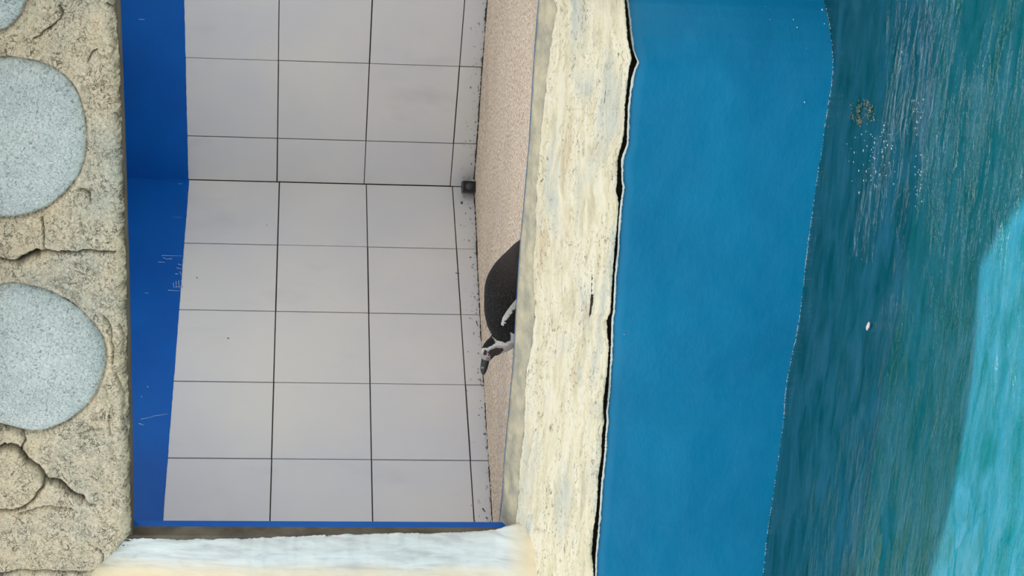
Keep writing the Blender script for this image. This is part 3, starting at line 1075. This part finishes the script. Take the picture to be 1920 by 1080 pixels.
PX = YP / FPX / math.cos(PITCH)
MB = Mat('penguin_plumage', 0.6, 0.25)
ca = MB.n('ShaderNodeVertexColor', layer_name='patch')
fe = MB.noise(240, 4, 0.65, stretch=(0.6, 1, 1.4), dist=0.6)
c = MB.mix(MB.mask(fe, 0.5, 0.75), ca.outputs[0], (0.5, 0.46, 0.42, 1), 'MIX')
mm = MB.math('MULTIPLY', MB.mask(fe, 0.50, 0.72), 0.16)
c = MB.mix(mm, ca.outputs[0], (0.45, 0.42, 0.40, 1))
MB.color(c)
MB.bump(fe, 1.0, 0.010)
PLUME = MB.m

# (y, centre x, radius in the side view, half-width factor)
ch = [(448, 979, 1.5, 1.2), (453, 977, 5, 1.5), (462, 973.5, 11, 1.4), (475, 969, 18, 1.25), (492, 963.5, 27.5, 1.15), (512, 957, 36, 1.08), (535, 951.5, 41.5, 1.05),
      (560, 950, 42, 1.05), (585, 949.5, 41, 1.05), (605, 949.5, 37.5, 1.05), (620, 948, 34, 1.0), (632, 944, 29, 0.95)]
# tangent bends from body into neck and head
nk = [(641, 938, 23.5, 0.85), (647, 930.5, 19, 0.85), (652, 923.5, 17.5, 0.85), (658, 917.5, 15.2, 0.86), (664, 914.5, 12.8, 0.86), (669.5, 912.5, 10.4, 0.84), (674, 911, 8.0, 0.8), (677, 910.3, 5.0, 0.8), (678.5, 910, 1.0, 0.8)]
ctl = np.array(ch + nk, float)
tt = np.concatenate([[0], np.cumsum(np.hypot(np.diff(ctl[:, 0]), np.diff(ctl[:, 1])))])
ts = np.linspace(0, tt[-1], 330)


def cub(t, k):
    """Catmull-Rom through the control rings"""
    i = int(np.clip(np.searchsorted(tt, t) - 1, 0, len(tt) - 2))
    a = max(i - 1, 0)
    b = min(i + 2, len(tt) - 1)
    p0, p1, p2, p3 = ctl[a, k], ctl[i, k], ctl[i + 1, k], ctl[b, k]
    h = tt[i + 1] - tt[i]
    m1 = (p2 - p0) / (tt[i + 1] - tt[a] + 1e-9) * h
    m2 = (p3 - p1) / (tt[b] - tt[i] + 1e-9) * h
    x = (t - tt[i]) / h
    return (2 * x ** 3 - 3 * x ** 2 + 1) * p1 + (x ** 3 - 2 * x ** 2 + x) * m1 + (-2 * x ** 3 + 3 * x ** 2) * p2 + (x ** 3 - x ** 2) * m2


def cp(X_, Y_):            # reading from an enlarged view of the animal
    return (860 + X_ / 3.724, 430 + Y_ / 3.724)


R_CAP = [cp(*q) for q in ((203, 735), (178, 775), (172, 828), (196, 826), (222, 812), (252, 795), (240, 765), (222, 742))]
R_PINK = [cp(*q) for q in ((205, 738), (222, 740), (245, 762), (262, 786), (300, 798), (330, 792), (345, 805), (310, 812), (262, 808), (228, 822), (200, 840), (185, 850), (168, 856), (150, 880), (150, 910), (160, 930), (200, 930), (226, 925), (280, 880), (330, 850), (380, 840), (400, 800), (360, 790), (330, 800), (262, 788), (240, 790), (215, 790))]
R_HEADALL = [cp(*q) for q in ((150, 830), (172, 826), (205, 815), (240, 795), (228, 745), (262, 776), (320, 790), (352, 775), (350, 714), (385, 738), (420, 790), (420, 860), (370, 850), (310, 860), (260, 905), (225, 930), (150, 940), (140, 880))]
R_CHEEK = [cp(*q) for q in ((196, 856), (222, 836), (252, 824), (300, 828), (310, 842), (286, 868), (268, 896), (246, 912), (228, 930), (214, 916), (218, 888), (205, 868))]
R_EYEPINK = [cp(*q) for q in ((192, 890), (204, 868), (216, 878), (219, 900), (228, 912), (214, 940), (190, 945), (186, 910))]
R_BROWLINE = [cp(*q) for q in ((172, 850), (180, 838), (192, 846), (196, 868), (180, 880), (170, 872))]
dark = np.array([0.007, 0.006, 0.006])
brown = np.array([0.075, 0.062, 0.054])
white = np.array([0.80, 0.77, 0.72])
pink = np.array([0.42, 0.30, 0.29])
cheek = np.array([0.042, 0.026, 0.028])
v, xy = [], []
nphi = 96
for t_ in ts:
    cy_, cx_, r, wf = (cub(t_, k) for k in range(4))
    r = max(r, 0.6)
    e = 1.0
    dy_, dx_ = cub(min(t_ + e, tt[-1]), 0) - cub(max(t_ - e, 0), 0), cub(min(t_ + e, tt[-1]), 1) - cub(max(t_ - e, 0), 1)
    L = math.hypot(dx_, dy_)
    dx_, dy_ = dx_ / L, dy_ / L
    ux, uy = -dy_, dx_            # towards the back (smaller x = world up)
    for k in range(nphi):
        ph = 2 * math.pi * k / nphi
        a = math.cos(ph)
        X_ = cx_ + ux * r * a
        Y_ = cy_ + uy * r * a
        body = cy_ < 625
        rr = r * PX * wf * (abs(math.sin(ph)) ** 0.92) * (1 if math.sin(ph) > 0 else -1)
        v.append(side(X_, Y_, -rr))
        xy.append((X_, Y_))
XY = np.array(xy)
xx, yy2 = XY[:, 0], XY[:, 1]
wobx = np.array([1.1 * nz(a * 0.35, b * 0.35, 2, 2) for a, b in xy])
woby = np.array([1.1 * nz(a * 0.35, b * 0.35, 7, 2) for a, b in xy])
qx, qy = xx + wobx * 0.7, yy2 + woby * 0.7
cols = np.tile(dark, (len(v), 1))
g = np.clip((560 - yy2) / 70, 0, 1)[:, None] * np.clip((xx - 925) / 30, 0, 1)[:, None]
cols = cols * (1 - g) + brown * g
fade = np.clip((600 - yy2) / 120, 0, 1)[:, None] * 0.35 + 0.0
cols = cols * (1 - fade) + np.array([0.034, 0.031, 0.029]) * fade
cols[(xx > 975) & (yy2 > 480)] = white
hd = inside(qx, qy, R_HEADALL) | ((yy2 > 640) & (xx > 925) & (xx < 990) & inside(qx, qy, R_HEADALL))
cols[(yy2 > 652) & (xx > 930)] = white
cols[hd] = white
pk = inside(qx, qy, R_PINK)
cols[pk] = cols[pk] * 0.45 + pink * 0.4
cols[inside(qx, qy, R_CAP)] = dark
cols[inside(qx, qy, R_CHEEK)] = cheek
cols[inside(qx, qy, R_EYEPINK)] = pink * 0.8
cols[inside(qx, qy, R_BROWLINE)] = cheek * 1.3
root = bpy.data.objects.new('penguin', None)
COL.objects.link(root)
bs = side(960, 560)
root.location = (bs[0], bs[1], ZF)
tag(root, 'black and white penguin lying on its belly behind the cream curb', 'penguin')
org = np.array([bs[0], bs[1], ZF])
vv = [p - org for p in v]
f = grid_faces(len(ts), nphi, wrap=True)
f.append(tuple(range(nphi)))
f.append(tuple((len(ts) - 1) * nphi + k for k in range(nphi))[::-1])
link('body', vv, f, PLUME, root, cols=cols)

# beak: upper mandible with hooked tip, lower mandible
HORN = plain('black_horn', srgb(36, 36, 36), 0.35, 0.5, srgb(24, 24, 24), 60, 0.3)


def loft(name, ctl_, mat, nr_=30, np_=20, cols=None, dyc=0.0):
    a = np.array(ctl_, float)
    s = np.linspace(0, 1, len(a))
    v, f = [], []
    for q in np.linspace(0, 1, nr_):
        cy_, cx_, r, hwid = (float(np.interp(q, s, a[:, k])) for k in range(4))
        e = 0.02
        dy_ = np.interp(min(q + e, 1), s, a[:, 0]) - np.interp(max(q - e, 0), s, a[:, 0])
        dx_ = np.interp(min(q + e, 1), s, a[:, 1]) - np.interp(max(q - e, 0), s, a[:, 1])
        L = math.hypot(dx_, dy_)
        ux, uy = -dy_ / L, dx_ / L
        for k in range(np_):
            ph = 2 * math.pi * k / np_
            v.append(side(cx_ + ux * r * math.cos(ph), cy_ + uy * r * math.cos(ph), dyc - hwid * PX * math.sin(ph)) - org)
    f = grid_faces(nr_, np_, wrap=True)
    f.append(tuple(range(np_)))
    f.append(tuple((nr_ - 1) * np_ + k for k in range(np_))[::-1])
    return link(name, v, f, mat, root)


bk = loft('beak', [(669, 911.5, 7.4, 5.8), (676, 910.2, 7.8, 5.4), (683, 908.8, 7.4, 4.8), (689, 907.6, 6.9, 4.2), (694, 906.8, 6.1, 3.5), (698.5, 906.6, 4.7, 2.7), (701.3, 907, 2.8, 1.7), (702.6, 907.6, 0.8, 0.5)], HORN)
lm = loft('lower_beak', [(674, 914.5, 3.0, 3.6), (680, 912.8, 3.0, 3.2), (687, 910.4, 2.4, 2.6), (693, 908.8, 1.8, 2.0), (697, 908.4, 0.7, 0.8)], HORN)
BAND = plain('grey_beak_band', srgb(112, 112, 108), 0.4, 0.4, None, 20, 0)
band = loft('beak_band', [(687.6, 905.6, 5.6, 4.6), (689.3, 905.4, 5.5, 4.4), (691.2, 905.2, 5.1, 4.2)], BAND, 8, 20)
band['label'] = 'grey band across the beak'
# eye: pinkish ring, brown iris
RING = plain('pale_eye_ring', srgb(214, 196, 190), 0.5, 0.3, None, 20, 0)
IRIS = plain('dark_brown_eye', srgb(48, 26, 22), 0.15, 0.6, None, 20, 0)
for sgn in (-1, 1):
    ec = side(915.2, 666.0, sgn * 11.0 * PX * 0.86) - org
    v, f = [], []
    for i in range(18):
        a = i / 18 * 2 * math.pi
        for j in range(8):
            b = j / 8 * 2 * math.pi
            rr = 2.1 + 0.75 * math.cos(b)
            v.append(ec + np.array([rr * math.cos(a) * PX, sgn * 0.8 * math.sin(b) * PX, rr * math.sin(a) * PX]))
    for i in range(18):
        for j in range(8):
            f.append((i * 8 + j, i * 8 + (j + 1) % 8, ((i + 1) % 18) * 8 + (j + 1) % 8, ((i + 1) % 18) * 8 + j))
    eye = link('eye', v, f, RING, root)
    v, f = [], []
    for i in range(9):
        th = i / 8 * math.pi
        for j in range(14):
            b = j / 14 * 2 * math.pi
            v.append(ec + np.array([1.7 * math.sin(th) * math.cos(b) * PX, sgn * 2.2 * math.cos(th) * PX, 1.7 * math.sin(th) * math.sin(b) * PX]))
    link('iris', v, grid_faces(9, 14, wrap=True), IRIS, eye)


# flippers: flat blades against the flanks, pale along the edge
def flipper(sgn):
    cl = [(938, 610), (945, 600), (953, 590), (962, 578), (971, 566), (980, 552), (988, 538), (994, 526)]
    hwid = [3.5, 9.0, 11.0, 11.0, 10.0, 8.5, 6.0, 1.5]
    n = 60
    v, cc = [], []
    a = np.array(cl, float)
    s = np.linspace(0, 1, len(a))
    for q in np.linspace(0, 1, n):
        cx_, cy_ = np.interp(q, s, a[:, 0]), np.interp(q, s, a[:, 1])
        hw_ = np.interp(q, s, hwid)
        e = 0.03
        dx_ = np.interp(min(q + e, 1), s, a[:, 0]) - np.interp(max(q - e, 0), s, a[:, 0])
        dy_ = np.interp(min(q + e, 1), s, a[:, 1]) - np.interp(max(q - e, 0), s, a[:, 1])
        L = math.hypot(dx_, dy_)
        ux, uy = dy_ / L, -dx_ / L       # edge nearer the back
        for k in range(28):
            ph = 2 * math.pi * k / 28
            m_ = math.cos(ph)
            X_, Y_ = cx_ + ux * hw_ * m_, cy_ + uy * hw_ * m_
            # height of the flank at this spot
            i0 = int(np.argmin(np.abs(ctl[:12, 0] - Y_)))
            cxx, rb = np.interp(Y_, ctl[:12, 0], ctl[:12, 1]), np.interp(Y_, ctl[:12, 0], ctl[:12, 2])
            hgt_ = rb * math.sqrt(max(0.0, 1 - ((X_ - cxx) / rb) ** 2)) if abs(X_ - cxx) < rb else 0
            dep = (hgt_ * 1.05 + 1.5 + 2.2 * math.sin(ph) * (0.5 + 0.5 * (1 - q))) * PX
            v.append(side(X_, Y_, sgn * dep) - org)
            edge_ = -m_ + 0.25 * nz(Y_ * 0.2, X_ * 0.2)
            cc.append(white if (m_ > 0.18 + 0.25 * nz(Y_ * 0.25, 1.0)) or (q < 0.10 and m_ > -0.1 + 0.5 * nz(Y_ * 0.3, X_ * 0.3, 2)) else dark * 0.8)
    f = grid_faces(n, 28, wrap=True)
    f.append(tuple(range(28)))
    f.append(tuple((n - 1) * 28 + k for k in range(28))[::-1])
    link('flipper', v, f, PLUME, root, cols=np.array(cc))['label'] = 'black flipper with a pale edge'


flipper(-1)
flipper(1)
# feet tucked behind, webbed with three toes
FOOT = plain('dark_webbed_skin', srgb(58, 50, 50), 0.7, 0.2, srgb(90, 74, 72), 80)
for sgn in (-1, 1):
    fc = side(982, 470, sgn * 0.045) - org
    fc[2] = 0.010
    v = []
    for i in range(12):
        t_ = i / 11
        for k in range(17):
            s_ = k / 16 * 2 - 1
            toe = 0.5 + 0.5 * math.cos(s_ * 3 * math.pi)
            ln = 0.055 * (t_ * (0.78 + 0.22 * toe))
            v.append(fc + np.array([ln, sgn * 0.0 + s_ * (0.008 + 0.022 * t_), 0.003 + 0.006 * toe * (1 - 0.4 * t_)]))
    b = len(v)
    v += [p - np.array([0, 0, 0.008]) for p in v[:b]]
    f = grid_faces(12, 17) + [tuple(q + b for q in g_)[::-1] for g_ in grid_faces(12, 17)]
    ring = [k for k in range(17)] + [i * 17 + 16 for i in range(1, 12)] + [11 * 17 + k for k in range(15, -1, -1)] + [i * 17 for i in range(10, 0, -1)]
    f += [(ring[i], ring[(i + 1) % len(ring)], ring[(i + 1) % len(ring)] + b, ring[i] + b) for i in range(len(ring))]
    link('foot', v, f, FOOT, root)
# stiff tail feathers
v = []
for i in range(10):
    t_ = i / 9
    for k in range(9):
        s_ = k / 8 * 2 - 1
        p = side(972 + 8 * t_, 466 - 17 * t_ - 3 * (k % 2) * t_, s_ * (8 - 4 * t_) * PX)
        v.append(p - org)
b = len(v)
v += [p - np.array([0, 0, 0.004]) for p in v[:b]]
f = grid_faces(10, 9) + [tuple(q + b for q in g_)[::-1] for g_ in grid_faces(10, 9)]
link('tail', v, f, PLUME, root, cols=np.tile(dark, (len(v), 1)))
